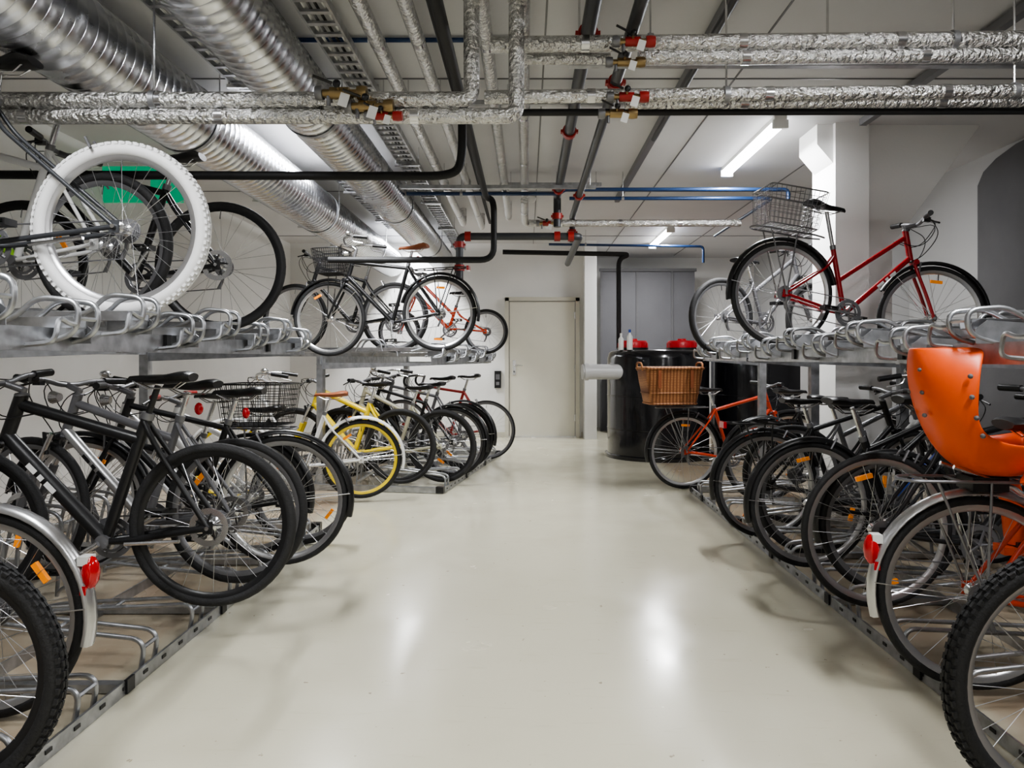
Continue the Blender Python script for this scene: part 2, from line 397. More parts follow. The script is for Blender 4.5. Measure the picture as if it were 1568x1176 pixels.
for pts in ([(-1.35,4.0,2.93),(-.05,4.0,2.93)],[(.6,4.05,2.93),(3.9,4.05,2.92)],[(-1.1,6.75,2.71),(.3,6.75,2.71),(.35,6.75,2.75),(2.4,6.75,2.75),(2.4,6.75,2.66)],[(.4,6.9,2.70),(2.3,6.9,2.70),(2.3,9,2.70)],[(.3,10,2.75),(2.4,10,2.72),(2.4,10,2.5)],[(3.9,3.6,2.80),(3.0,3.6,2.84),(2.9,3.6,2.94)]):
    pipe('water_pipe',pts,.013 if pts[0][1]<5 else .017,'blue',bend=.05,hang=[(pts[0][0]+.5,pts[0][1],pts[0][2])])
b=MB()
for x,y0,y1,z in ((2.42,2.5,5.3,2.90),(.98,3.0,8,2.92)): 
    b.box((x,(y0+y1)/2,z),(.05,y1-y0,.05),'greysteel')
for y,x0,x1,z in ((3.50,.2,2.6,2.60),(4.7,-1.0,.7,2.83),(6.4,-1.1,.6,2.69),(6.9,-.2,.7,2.83)):
    b.box(((x0+x1)/2,y,z),(x1-x0,.04,.03),'galv')
    for x in (x0+.05,(x0+x1)/2+.03,x1-.05): b.cyl((x,y,z),(x,y,CZ),.006,'steel',6)
b.obj('ceiling_support_rail')
for x,y in ((.05,8.0),(.55,9.4)):
    b=MB(); b.lathe([(0,-.06),(.03,-.055),(.05,-.03),(.055,0)],(x,y,CZ),(0,0,1),'plastic_white',20); b.obj('smoke_detector')
b=MB(); b.box((-3.18,6.1,2.64),(.66,.03,.30),'sign_green'); b.box((-3.18,6.1,2.805),(.70,.06,.035),'plastic_white'); b.box((-3.18,6.081,2.64),(.14,.006,.18),'plastic_white'); b.box((-3.35,6.081,2.64),(.12,.006,.04),'plastic_white'); b.prism([(-3.39,2.59),(-3.39,2.69),(-3.45,2.64)],6.078,6.084,'plastic_white')
b.box((-3.56,6.1,2.805),(.08,.04,.04),'plastic_white'); b.obj('exit_sign')

# ------------------------------------------------------------------ tanks
def tank(x,y,r,h):
    b=MB(); b.lathe([(0,0),(r+.03,0),(r+.03,.04),(r,.05),(r,h-.1),(r-.02,h-.03),(r-.06,h),(0,h)],(x,y,0),(0,0,1),'blackgloss',56)
    for z in (.35,.75): b.lathe([(r,-.008),(r+.006,-.004),(r+.006,.004),(r,.008)],(x,y,z),(0,0,1),'blackgloss',56)
    for a in (-.32,.28):
        c=(x+a,y-.08,h)
        b.lathe([(.19,0),(.19,.03),(0,.03)],c,(0,0,1),'black',24)
        b.lathe([(.175,.03),(.18,.09),(.16,.115),(.06,.115),(.05,.14),(0,.14)],c,(0,0,1),'lidred',24)
        for k in range(12):
            t=2*pi*k/12; b.box((c[0]+math.cos(t)*.178,c[1]+math.sin(t)*.178,h+.06),(.014,.014,.055),'lidred',Matrix.Rotation(t,3,'Z'))
    return b
b=tank(1.62,9.1,.62,1.30); b.tube(fillet([(.66,8.75,1.04),(1.15,8.8,1.04)],.05),.09,'pvcwhite',20); b.lathe([(.09,0),(.103,0),(.103,.05),(.09,.05)],(.68,8.75,1.04),(1,0.09,0),'pvcwhite',20); b.obj('waste_tank')
tank(2.92,9.2,.6,1.28).obj('waste_tank')
for i,(x,y,h,r,m) in enumerate(((1.13,8.82,.20,.032,'plastic_white'),(1.22,8.72,.24,.035,'plastic_white'))):
    b=MB(); b.lathe([(0,0),(r,0),(r,h*.65),(r*.4,h*.8),(r*.4,h*.85)],(x,y,1.302),(0,0,1),m,16); b.lathe([(r*.45,h*.85),(r*.45,h),(0,h)],(x,y,1.302),(0,0,1),'bluef' if i else 'plastic_white',12); b.obj('cleaning_bottle')
b=MB(); b.box((1.62,11.95,.55),(.6,.3,1.1),'grey_paint'); b.box((1.62,11.79,.8),(.52,.02,.4),'greysteel'); b.box((1.62,11.79,.3),(.52,.02,.4),'greysteel'); b.obj('storage_cabinet')

# ------------------------------------------------------------------ racks
def rack(L, n, depth=1.95, ztop=1.30, hh=.125):
    b=MB(); sp=L/n; xs=[x for x in (0,.55,1.3) if x<depth-.1]
    for x in xs:
        b.prism([(x-.03,0),(x+.03,0),(x+.03,.010),(x-.022,.010),(x-.022,.05),(x-.03,.05)],0,L,'galv')
    for y in (0.0,L): 
        b.box((depth/2-.02,y,.03),(depth,.045,.05),'galv')
        b.box((0,y,.035),(.07,.055,.055),'black')
    y=sp*2
    while y<L-.1: b.box((depth/2,y,.02),(depth,.04,.03),'galv'); b.box((-.033,y,.03),(.012,.05,.05),'black'); y+=sp*2
    y=.1
    while y<L: b.box((-.031,y,.028),(.004,.03,.012),'black'); y+=.14
    for i in range(n):
        y=(i+.5)*sp; hi = .10 if i%2 else 0
        for s in (-.05,.05):
            b.tube(fillet([(.01,y+s,.01),(-.01,y+s,.13),(.62,y+s,.10+hi),(.85,y+s,.05)],.06,5),.0095,'galv',8)
        b.tube([(.0,y-.05,.10),(.0,y+.05,.10)],.008,'galv',6)
        b.tube([(.35,y-.05,.11+hi*.5),(.35,y+.05,.11+hi*.5)],.008,'galv',6)
        for x,h in ((.85,.44),(1.25,.38)):
            if x>depth-.2: continue
            for s in (-.05,.05):
                b.tube(fillet([(x,y+s,.03),(x-.03,y+s,h),(x+.20,y+s,h+.03),(x+.30,y+s,.05)],.08,5),.0095,'galv',8)
            b.tube([(x-.03,y-.05,h-.05),(x-.03,y+.05,h-.05)],.008,'galv',6)
    z=ztop; xr=min(1.15,depth-.15)
    for x in (.10,xr):
        b.prism([(x-.02,z-.075),(x+.02,z-.075),(x+.02,z-.068),(x-.014,z-.068),(x-.014,z-.006),(x+.02,z-.006),(x+.02,z),(x-.02,z)],0,L,'galv')
    k=max(2,int(L/1.6)+1)
    for j in range(k):
        y=.06+(L-.12)*j/(k-1)
        b.box((xr,y,z/2),(.06,.06,z),'galv'); b.box((xr,y,.01),(.18,.16,.02),'galv')
        b.prism([(.10,z-.06),(xr,z-.06),(xr,z-.12),(.10,z-.08)],y-.018,y+.018,'galv')
    for i in range(n):
        y=(i+.5)*sp; hi=.045 if i%2 else 0; zt=z+.0+hi
        pr=[(-.040,.035),(-.034,.037),(-.026,.004),(.026,.004),(.034,.037),(.040,.035),(.032,0),(-.032,0)]
        vs=[(0.02,y+a,zt+c) for a,c in pr]+[(depth-.1,y+a,zt+c) for a,c in pr]; kk=len(pr)
        b.add(vs,[[j,kk+j,kk+(j+1)%kk,(j+1)%kk] for j in range(kk)]+[[0,1,2,3,4,5,6,7]],'galv',False)
        for s in (-.055,.055):
            b.tube(fillet([(.10,y+s,zt-.05),(.0,y+s,zt-.02),(-.01,y+s,zt+hh*.85),(.13,y+s,zt+hh),(.20,y+s,zt+.03),(.32,y+s,zt+.0)],.045,5),.0095,'galv',8)
            if depth>1: b.tube(fillet([(.60,y+s,zt),(.62,y+s,zt+.11),(.80,y+s,zt+.11),(.86,y+s,zt)],.05,5),.0095,'galv',8)
        b.tube([(.0,y-.055,zt+.03),(.0,y+.055,zt+.03)],.008,'galv',6)
        b.tube(fillet([(.0,y+.06,zt+.01),(-.01,y+.11,zt+.01),(-.01,y+.16,zt+.03),(-.01,y+.18,zt-.05),(.1,y+.18,zt-.06)],.03,4),.008,'galv',6)
        b.box((.05,y,zt-.015),(.03,.11,.03),'galv')
        b.prism([(.02,zt-.05),(.20,zt-.05),(.20,zt+.02),(.06,zt+.03),(.02,zt+.0)],y-.062,y-.058,'galv')
        if i%3==1: b.box((.075,y+.12,z-.03),(.02,.04,.06),'black')
    return b
rack(4.5,11,ztop=1.30,hh=.10).obj('two_tier_bicycle_rack',(-1.46,5.1,0),(0,0,pi))
rack(4.15,10,ztop=1.255,hh=.075).obj('two_tier_bicycle_rack',(1.50,1.1,0))
rack(1.3,3,ztop=1.255,depth=.74,hh=.075).obj('two_tier_bicycle_rack',(1.50,5.30,0))
rack(2.6,6,ztop=1.22,hh=.08).obj('two_tier_bicycle_rack',(-.36,9.1,0),(0,0,pi-math.radians(9)))

# ------------------------------------------------------------------ bicycles
def wheel(b,cx,cz,R,tw,tire,rim,spokes=28,knob=False,disc=False,refl=True,sp='spoke',seg=56):
    c=(cx,0,cz); prof=[]
    for j in range(10):
        a=2*pi*j/10; prof.append((R-tw+tw*math.cos(a),tw*1.0*math.sin(a)))
    b.lathe(prof,c,(0,1,0),tire,seg,closedprof=True)
    ri=R-2*tw
    b.lathe([(ri+.010,-.012),(ri+.010,.012),(ri-.012,.010),(ri-.020,0),(ri-.012,-.010)],c,(0,1,0),rim,seg,closedprof=True)
    if knob:
        n=int(2*pi*R/.028)
        for i in range(n):
            t=2*pi*i/n
            for yy,da,rr in ((-.62,0,-.20),(.62,0,-.20),(-.22,.5,0),(.22,.5,0)):
                tt=t+da*2*pi/n; rad=R+rr*tw
                Rm=Matrix.Rotation(-tt,3,'Y')
                b.box((cx+math.cos(tt)*rad,yy*tw*1.15,cz+math.sin(tt)*rad),(.010,tw*.36,.016),tire,Rm)
    b.cyl((cx,-.055,cz),(cx,.055,cz),.009,'greysteel',8)
    b.lathe([(.010,-.045),(.026,-.036),(.026,-.032),(.015,-.026),(.015,.026),(.026,.032),(.026,.036),(.010,.045)],c,(0,1,0),'steel',16)
    for i in range(spokes):
        side=1 if i%2 else -1; t=2*pi*i/spokes; off=(.9 if (i//2)%2 else -.9)
        h=(cx+math.cos(t+off)*.024,side*.033,cz+math.sin(t+off)*.024); e=(cx+math.cos(t)*(ri-.012),side*.003,cz+math.sin(t)*(ri-.012))
        b.tube([h,e],.0011,sp,4,caps=False)
    b.tube([(cx,0,cz+ri-.02),(cx+.004,0,cz+ri-.06)],.003,'black',5)
    if disc: 
        b.lathe([(.055,.050),(.080,.050),(.080,.053),(.055,.053)],c,(0,1,0),'steel',28,closedprof=True)
        for k in range(5):
            t=2*pi*k/5; b.tube([(cx+math.cos(t)*.02,.051,cz+math.sin(t)*.02),(cx+math.cos(t+.5)*.06,.051,cz+math.sin(t+.5)*.06)],.004,'black',4)
    if refl and random.random()<.62:
        t=random.uniform(0,6.28)
        for k in range(1 if random.random()<.6 else 2):
            tt=t+k*pi; rr=ri-.07
            b.box((cx+math.cos(tt)*rr,0,cz+math.sin(tt)*rr),(.020,.016,.075),'reflorange',Matrix.Rotation(-tt,3,'Y'))

def fender(b,cx,cz,R,hw,a0,a1,m,seg=26):
    prof=[(R+.012,-hw),(R+.026,-hw*.75),(R+.032,0),(R+.026,hw*.75),(R+.012,hw)]
    vs=[];P=len(prof)
    for layer in (0,.0035):
        for i in range(seg+1):
            t=a0+(a1-a0)*i/seg
            for r,y in prof: vs.append((cx+math.cos(t)*(r-layer),y*(1-layer*10),cz+math.sin(t)*(r-layer)))
    fs=[];O=(seg+1)*P
    for i in range(seg):
        for j in range(P-1):
            q=[i*P+j,(i+1)*P+j,(i+1)*P+j+1,i*P+j+1]; fs.append(q); fs.append([O+k for k in q][::-1])
        for j in (0,P-1): fs.append([i*P+j,(i+1)*P+j,O+(i+1)*P+j,O+i*P+j])
    b.add(vs,fs,m)
    tm=a1-.35 if a1>pi*.6 else a0+.4
    for s in (-1,1): b.tube([(cx,s*.05,cz),(cx+math.cos(tm)*(R+.015),s*hw,cz+math.sin(tm)*(R+.015))],.0025,'steel',5)

def saddle(b,x,z,m,w=.08,L=.27,tilt=0):
    st=[(-.5,.75,.030,0.005),(-.42,.98,.040,.010),(-.28,1.0,.042,.006),(-.1,.72,.036,-.002),(.1,.36,.030,-.004),(.3,.22,.026,-.002),(.46,.20,.022,-.004),(.5,.12,.014,-.012)]
    n=12;vs=[]
    for t,ww,h,dz in st:
        for j in range(n):
            a=2*pi*j/n; cz=math.sin(a); 
            vs.append((x+t*L, math.cos(a)*w*ww, z+dz+ (cz*h*.45 if cz>0 else cz*h*.75)))
    fs=[[i*n+j,(i+1)*n+j,(i+1)*n+(j+1)%n,i*n+(j+1)%n] for i in range(len(st)-1) for j in range(n)]
    fs+= [list(range(n)),[(len(st)-1)*n+j for j in range(n)][::-1]]
    b.add(vs,fs,m)
    for s in (-1,1): b.tube([(x-.10,s*.03,z-.015),(x-.06,s*.022,z-.045),(x+.05,s*.022,z-.045),(x+.11,s*.01,z-.015)],.0035,'steel',6)

def wire_basket(b,c,L,W,H,m,taper=.8,n=9,r=.0018):
    cx,cy,cz=c
    def ring(t):
        k=taper+(1-taper)*t; l=L/2*k; w=W/2*k; z=cz+H*t; q=.03
        return fillet([(cx+l,cy,z),(cx+l,cy+w,z),(cx-l,cy+w,z),(cx-l,cy-w,z),(cx+l,cy-w,z),(cx+l,cy,z)],q,3)
    b.tube(ring(1),.005,m,6); b.tube(ring(0),.004,m,6)
    for t in (.15,.3,.45,.6,.72,.85): b.tube(ring(t),r,m,4)
    for i in range(n+1):
        u=-1+2*i/n
        for s in (-1,1):
            b.tube([(cx+u*L/2,cy+s*W/2,cz+H),(cx+u*L/2*taper,cy+s*W/2*taper,cz)],r,m,4)
            b.tube([(cx+s*L/2,cy+u*W/2,cz+H),(cx+s*L/2*taper,cy+u*W/2*taper,cz)],r,m,4)
        b.tube([(cx+u*L/2*taper,cy-W/2*taper,cz),(cx+u*L/2*taper,cy+W/2*taper,cz)],r,m,4)
        b.tube([(cx-L/2*taper,cy+u*W/2*taper,cz),(cx+L/2*taper,cy+u*W/2*taper,cz)],r,m,4)

def bike(name,x,y,z,face='L',yaw=0,lean=0,col='black',col2=None,R=.345,tw=.02,tire='rubber',rim='greysteel',style='diamond',bar='flat',
         fend=None,saddlec='black',rackc=None,basket=None,rbasket=None,knob=False,disc=False,susp=False,tr=.017,seat=.95,steer=0,
         light=False,refl=True,grip='black',tail=False,childseat=False,pedal=None,spokes=28,hang=0,decal=None,bbx=.44,sa=.33,post='steel',rbc='greysteel',bottle=None):
    b=MB(); col2=col2 or col
    bb=V((bbx,0,.285)); stt=V((bbx-(seat-.17-.285)*sa,0,seat-.17)); ax=V((1.035,0,R))
    ht=V((.785,0,.875)); hb=V((.84,0,.715))
    if style=='step': stt=V((.30,0,.70)); 
    ts=(stt-bb).normalized(); sp=bb+ts*((seat-.04-bb.z)/ts.z)
    wheel(b,0,R,R,tw,tire,rim,spokes,knob,disc,refl)
    b.tube([bb,stt],tr,col,10); b.tube([ht+V((-.006,0,.018)),hb+V((.006,0,-.018))],tr*1.15,col,12)
    for p in (ht+V((-.006,0,.018)),hb+V((.006,0,-.018))): b.ell(p,(tr*1.3,tr*1.3,.012),'greysteel',10)
    if style=='diamond': 
        b.tube([ht+V((.006,0,-.02)),stt-ts*.03],tr*.95,col,10); b.tube([hb+V((0,0,.01)),bb],tr*1.2,col2,10)
    elif style=='slope':
        b.tube([ht+V((.006,0,-.02)),stt-ts*.10],tr*1.05,col,10); b.tube([hb+V((0,0,.01)),bb],tr*1.3,col2,10)
    elif style=='step':
        b.tube([ht+V((.008,0,-.02)),bb+ts*.22],tr*.9,col,10); b.tube([hb+V((0,0,.005)),bb],tr*1.05,col2,10)
    elif style=='swoop':
        b.tube(fillet([ht+V((.01,0,-.02)),V((.66,0,.55)),bb+ts*.18],.22,8),tr,col,10); b.tube(fillet([hb,V((.66,0,.40)),bb],.2,8),tr*1.1,col2,10)
    if decal and style!='swoop':
        for a0,a1 in ((.25,.33),(.36,.40),(.43,.52)):
            for q in (-1,1):
                p0=hb.lerp(bb,a0); p1=hb.lerp(bb,a1); c=(p0+p1)/2; ang=math.atan2((p1-p0).z,(p1-p0).x)
                b.box(c+V((0,q*tr*1.3,0)),((p1-p0).length,.003,tr*.9),decal,Matrix.Rotation(-ang,3,'Y'))
    if bottle:
        d=(hb-bb).normalized(); nrm=V((-d.z,0,d.x)); p0=bb+d*.17+nrm*.065
        b.tube([p0,p0+d*.14,p0+d*.155,p0+d*.17],[.035,.035,.022,.018],bottle,12); b.tube([p0-nrm*.035,p0-nrm*.03+d*.12],.006,'black',6)
    b.cyl(bb+V((0,-.036,0)),bb+V((0,.036,0)),tr*1.25,'greysteel',12)
    stj = stt-ts*.02 if style!='step' else stt-ts*.05
    for q in (-1,1):
        b.tube(fillet([bb+V((-.02,q*.02,0)),bb+V((-.10,q*(tw+.022),.005)),(0,q*.062,R)],.05,4),tr*.6,col,8)
        b.tube(fillet([stj+V((0,q*.018,0)),stj+V((-.05,q*(tw+.018),-.09)),(0,q*.062,R)],.05,4),tr*.5,col,8)
        b.box((0,q*.062,R),(.04,.006,.05),col)
        b.cyl((0,q*.055,R),(0,q*.078,R),.009,'steel',8)
    b.tube([stt,sp],.0135,post,8); b.cyl(stt-ts*.01,stt+ts*.018,tr*1.15,'greysteel',10)
    saddle(b,sp.x-.01,sp.z+.035,saddlec,.075 if bar!='city' else .10)
    cr=.088
    b.lathe([(cr-.022,-.052),(cr,-.052),(cr,-.048),(cr-.022,-.048)],bb,(0,1,0),'greysteel',28,closedprof=True)
    b.lathe([(cr*.7-.012,-.044),(cr*.7,-.044),(cr*.7,-.041),(cr*.7-.012,-.041)],bb,(0,1,0),'greysteel',24,closedprof=True)
    for k in range(5):
        t=2*pi*k/5; b.tube([bb+V((0,-.05,0)),bb+V((math.cos(t)*(cr-.01),-.05,math.sin(t)*(cr-.01)))],.006,'greysteel',5)
    for k,rr in enumerate((.052,.045,.038,.031)): b.lathe([(0.01,-.050+k*.005),(rr,-.050+k*.005),(rr,-.048+k*.005),(0.01,-.048+k*.005)],(0,0,R),(0,1,0),'greysteel',20)
    b.tube([bb+V((0,-.05,cr)),(0,-.048,R+.045)],.0035,'greysteel',5); b.tube([bb+V((0,-.05,-cr)),(.03,-.05,R-.115),(.01,-.05,R-.09),(-.005,-.048,R-.04)],.0035,'greysteel',5)
    b.tube([(.01,-.065,R-.02),(.012,-.06,R-.07),(.03,-.055,R-.115)],[.009,.008,.010],'greysteel',6)
    ca=random.uniform(0,6.28) if pedal is None else pedal
    for q,aa in ((-1,ca),(1,ca+pi)):
        d=V((math.cos(aa),0,math.sin(aa)))
        b.tube([bb+V((0,q*.062,0)),bb+V((0,q*.075,0))+d*.17],[.012,.009],'steel',8)
        pc=bb+V((0,q*.125,0))+d*.17
        b.box(pc+V((.0,0,.011)),(.085,.07,.006),'black'); b.box(pc-V((0,0,.011)),(.085,.07,.006),'black'); b.box(pc+V((.04,0,0)),(.008,.075,.026),'black'); b.box(pc-V((.04,0,0)),(.008,.075,.026),'black'); b.cyl(pc-V((0,q*.05,0)),pc+V((0,q*.03,0)),.006,'steel',6)
        b.box(pc+V((.045,0,0)),(.003,.05,.012),'reflorange')
    if steer:
        axis=(ht-hb).normalized(); b.X=Matrix.Translation(hb)@Matrix.Rotation(math.radians(steer),4,axis)@Matrix.Translation(-hb)
    wheel(b,ax.x,ax.z,R,tw,tire,rim,spokes,knob,disc,refl)
    hw=tw+.028
    crn=V((hb.x+.03,0,max(2*R-.01,hb.z-.04))) if R>.33 else hb+V((.012,0,-.035))
    for q in (-1,1):
        if susp:
            b.tube([crn+V((0,q*hw,.03)),crn.lerp(ax,.45)+V((.012,q*hw,0))],.014,'steel',10)
            b.tube([crn.lerp(ax,.38)+V((.012,q*hw,0)),ax+V((.0,q*hw,0))],.020,col,10)
        else:
            b.tube(fillet([crn+V((-.005,q*hw*.6,.0)),crn+V((.012,q*hw,-.05)),crn.lerp(ax,.6)+V((.0,q*hw,0)),ax+V((0,q*hw,0))],.06,4),.0115,col,8)
        b.cyl(ax+V((0,q*hw*.9,0)),ax+V((0,q*(hw+.02),0)),.009,'steel',8)
        b.tube([crn+V((.03,q*(tw+.018),-.07)),crn+V((.03,q*.03,.02))],.006,'greysteel',6)
        b.tube([V((.10,q*(tw+.02),R*1.9)),V((.13,q*.03,R*1.98+.02))],.006,'greysteel',6)
    if susp: b.tube([crn+V((.03,-hw,-.07)),crn+V((.045,-hw,.03)),crn+V((.045,hw,.03)),crn+V((.03,hw,-.07))],.011,'black',8)
    b.tube([crn+V((-.0,-hw,.015)),crn+V((0,hw,.015))],.018,col if not susp else 'black',10); b.tube([crn,hb],.015,col,8)
    up=(ht-hb).normalized(); sth=.05 if bar=='flat' else .11
    s0=ht+up*.02; s1=ht+up*sth
    b.tube([s0,s1],.014,'greysteel',8)
    if bar=='flat':
        bc=s1+V((.075,0,.02)); b.tube([s1-up*.01,bc],.015,'greysteel',8)
        pts=fillet([bc+V((-.04,-.31,.025)),bc+V((-.01,-.13,.02)),bc+V((0,-.05,0)),bc+V((0,.05,0)),bc+V((-.01,.13,.02)),bc+V((-.04,.31,.025))],.04,3)
        b.tube(pts,.012,'greysteel',8)
        for q in (-1,1):
            b.tube([bc+V((-.045,q*.32,.025)),bc+V((-.025,q*.20,.0235))],.017,grip,10)
            b.tube(fillet([bc+V((-.02,q*.17,.02)),bc+V((.03,q*.19,-.0)),bc+V((.035,q*.27,-.02))],.02,3),.006,'black',6); b.box(bc+V((-.005,q*.165,.01)),(.04,.03,.03),'black')
    elif bar=='city':
        bc=s1+V((.04,0,.02)); b.tube([s1-up*.01,bc],.014,'steel',8)
        for q in (-1,1):
            pts=fillet([bc,bc+V((.03,q*.08,.0)),bc+V((.01,q*.22,.05)),bc+V((-.10,q*.27,.05)),bc+V((-.22,q*.28,.03))],.06,4); b.tube(pts,.011,'steel',8)
            b.tube([bc+V((-.24,q*.282,.027)),bc+V((-.11,q*.27,.048))],.016,grip,8)
            b.tube(fillet([bc+V((-.08,q*.27,.045)),bc+V((-.10,q*.27,.0)),bc+V((-.19,q*.28,-.02))],.02,3),.005,'steel',6)
        b.ell(bc+V((-.06,.27,.075)),(.03,.03,.02),'steel')
    elif bar=='drop':
        bc=s1+V((.09,0,0)); b.tube([s1-up*.01,bc],.014,'steel',8)
        for q in (-1,1): b.tube(fillet([bc,bc+V((0,q*.20,0)),bc+V((.09,q*.21,-.01)),bc+V((.10,q*.21,-.10)),bc+V((.02,q*.21,-.14)),bc+V((-.05,q*.21,-.14))],.05,4),.014,'black',8)
    for q in (-1,1):
        b.tube(fillet([bc+V((.03,q*.18,.0)),bc+V((.12,q*.10,-.06)),bc+V((.07,q*.02,-.20)),hb+V((.0 if q<0 else .03,q*.03,-.02))],.12,5),.0028,'black',5)
        b.tube(fillet([bc+V((.02,q*.16,.0)),bc+V((.14,-q*.02,.03)),bc+V((.05,-q*.04,-.16)),ht+V((-.06,-q*.02,-.06))],.12,5),.0028,'black',5)
    if light: b.lathe([(.0,-.02),(.02,-.02),(.032,.02),(.0,.025)],bc+V((.06,0,-.06)),(1,0,0),'steel',14); b.ell(bc+V((.084,0,-.06)),(.006,.029,.029),'white')
    if basket:
        b_c=(bc.x+.20,0,bc.z-.24); wire_basket(b,b_c,.26,.34,.22,basket,n=13,r=.0026)
        for q in (-1,1): b.tube([(b_c[0],q*.1,b_c[2]),(ax.x,q*(hw+.01),ax.z)],.004,basket,6)
    if fend: fender(b,ax.x,ax.z,R,tw+.010,.05*pi,.88*pi,fend)
    b.X=Matrix.Identity(4)
    if fend: fender(b,0,R,R,tw+.010,.10*pi,1.08*pi,fend)
    if rackc or rbasket or childseat:
        rc=rackc or 'greysteel'; zt=2*R+.06; 
        for q in (-1,1):
            b.tube(fillet([(.22,q*.03,zt),(.14,q*.065,zt),(-.24,q*.065,zt),(-.27,q*.02,zt),(-.27,0,zt)],.03,4),.006,rc,6)
            b.tube([(.02,q*.065,zt),(0,q*.075,R)],.005,rc,6); b.tube([(-.16,q*.065,zt),(0,q*.075,R)],.005,rc,6)
        for xx in (-.2,-.08,.04,.12): b.tube([(xx,-.065,zt),(xx,.065,zt)],.005,rc,6)
        if not childseat and not rbasket: b.box((-.285,0,zt-.01),(.02,.09,.04),'reflred')
    if rbasket=='wire': wire_basket(b,(-.04,0,2*R+.08),.38,.32,.24,rbc,.85,12,.002)
    if tail:
        an=tail; px_=math.cos(an)*(R+.045); pz_=R+math.sin(an)*(R+.045)
        b.ell((px_,0,pz_),(.028,.030,.055),'reflred',12); b.box((px_+.015,0,pz_+.04),(.035,.045,.03),'plastic_white'); b.box((px_+.012,0,pz_-.055),(.02,.05,.03),'reflred')
    elif light: b.ell((sp.x-.05,0,stt.z+.05),(.02,.022,.03),'reflred')
    b.tube([(.34,.05,.28),(.10,.10,.30)] ,.008,'steel',6)
    a=math.pi if face=='L' else 0
    o=b.obj(name,(x,y,z),(math.radians(lean),math.radians(hang),a+math.radians(yaw)))
    if rbasket=='wicker':
        w=MB(); L,W,H=.54,.34,.32; z0=2*R+.10; xc=-.14
        def ring(l,w_,z,q=.05): return [V((xc+p.x,p.y,z)) for p in fillet([(l/2,0,0),(l/2,w_/2,0),(-l/2,w_/2,0),(-l/2,-w_/2,0),(l/2,-w_/2,0),(l/2,0,0)],q,4)]
        ls=[ring(L*.80,W*.86,z0),ring(L*.87,W*.9,z0+H*.3),ring(L*.95,W*.95,z0+H*.65),ring(L,W,z0+H)]
        k=len(ls[0]); vs=[p for r_ in ls for p in r_]
        ins=[ring(L-.04,W-.04,z0+H),ring(L*.78,W*.80,z0+.02)]; vs+=[p for r_ in ins for p in r_]
        fs=[[i*k+j,i*k+j+1,(i+1)*k+j+1,(i+1)*k+j] for i in range(5) for j in range(k-1)]; fs.append(list(range(k-1))); fs.append([5*k+j for j in range(k-1)])
        w.add(vs,fs,'wicker'); w.tube(ls[3],.014,'wicker',8); w.tube(ls[0],.010,'wicker',8); w.tube(ls[1],.008,'wicker',8)
        for xx in (-.15,.15): w.box((xc+xx,-W/2-.008,z0+H*.7),(.03,.006,.16),'brown')
        for q in (-1,1): w.tube(fillet([(xc+q*(L/2+.01),-.08,z0+H-.02),(xc+q*(L/2+.02),-.08,z0+H+.05),(xc+q*(L/2+.02),.08,z0+H+.05),(xc+q*(L/2+.01),.08,z0+H-.02)],.05,4),.009,'wicker',6)
        w.obj('wicker_basket',parent=o)
    if childseat:
        w=MB(); P=[(-.22,1.22,.10),(-.222,1.14,.155),(-.20,1.03,.175),(-.16,.92,.165),(-.11,.84,.155),(-.05,.785,.165),(.04,.765,.175),(.14,.775,.165),(.20,.80,.12)]
        n=16;vs=[]
        for i,(px_,pz,hw_) in enumerate(P):
            back=max(0,1-i/4.5)
            for j in range(n+1):
                u=-1+2*j/n; e=abs(u)**3.0
                vs.append((px_+e*(.18*back+.03), u*hw_*(1-.06*e), pz+e*(.12*(1-back)) ))
        w.add(vs,[[i*(n+1)+j,i*(n+1)+j+1,(i+1)*(n+1)+j+1,(i+1)*(n+1)+j] for i in range(len(P)-1) for j in range(n)],'orange')
        so=w.obj('child_seat_shell',parent=o); md=so.modifiers.new('t','SOLIDIFY'); md.thickness=.012; md.offset=0; ms=so.modifiers.new('s','SUBSURF'); ms.levels=1; ms.render_levels=2
        w=MB()
        for q in (-1,1):
            w.tube(fillet([(.10,q*.15,.80),(.22,q*.19,.70),(.24,q*.20,.48)],.08,5),[.05]*1+[.042]*6+[.036],'orange',12)
            w.box((.26,q*.20,.455),(.16,.08,.03),'orange'); w.box((.24,q*.20,.48),(.03,.10,.02),'black')
            for zz,xx in ((1.12,-.10),(1.05,-.095),(.98,-.08),(.92,-.06)):
                w.ell((xx,q*.164,zz),(.009,.010,.009),'dark_wall',8)
            w.tube([(-.10,q*.05,.80),(.10,q*.05,.73),(.28,q*.03,.60)],.008,'steel',6)
        for zz in (1.14,1.06,.98): 
            for yy in (-.05,.05): w.ell((-.214+(1.14-zz)*.1,yy,zz),(.008,.012,.008),'dark_wall',8)
        w.box((.02,0,.74),(.12,.12,.05),'black')
        w.obj('child_seat_parts',parent=o)
    return o

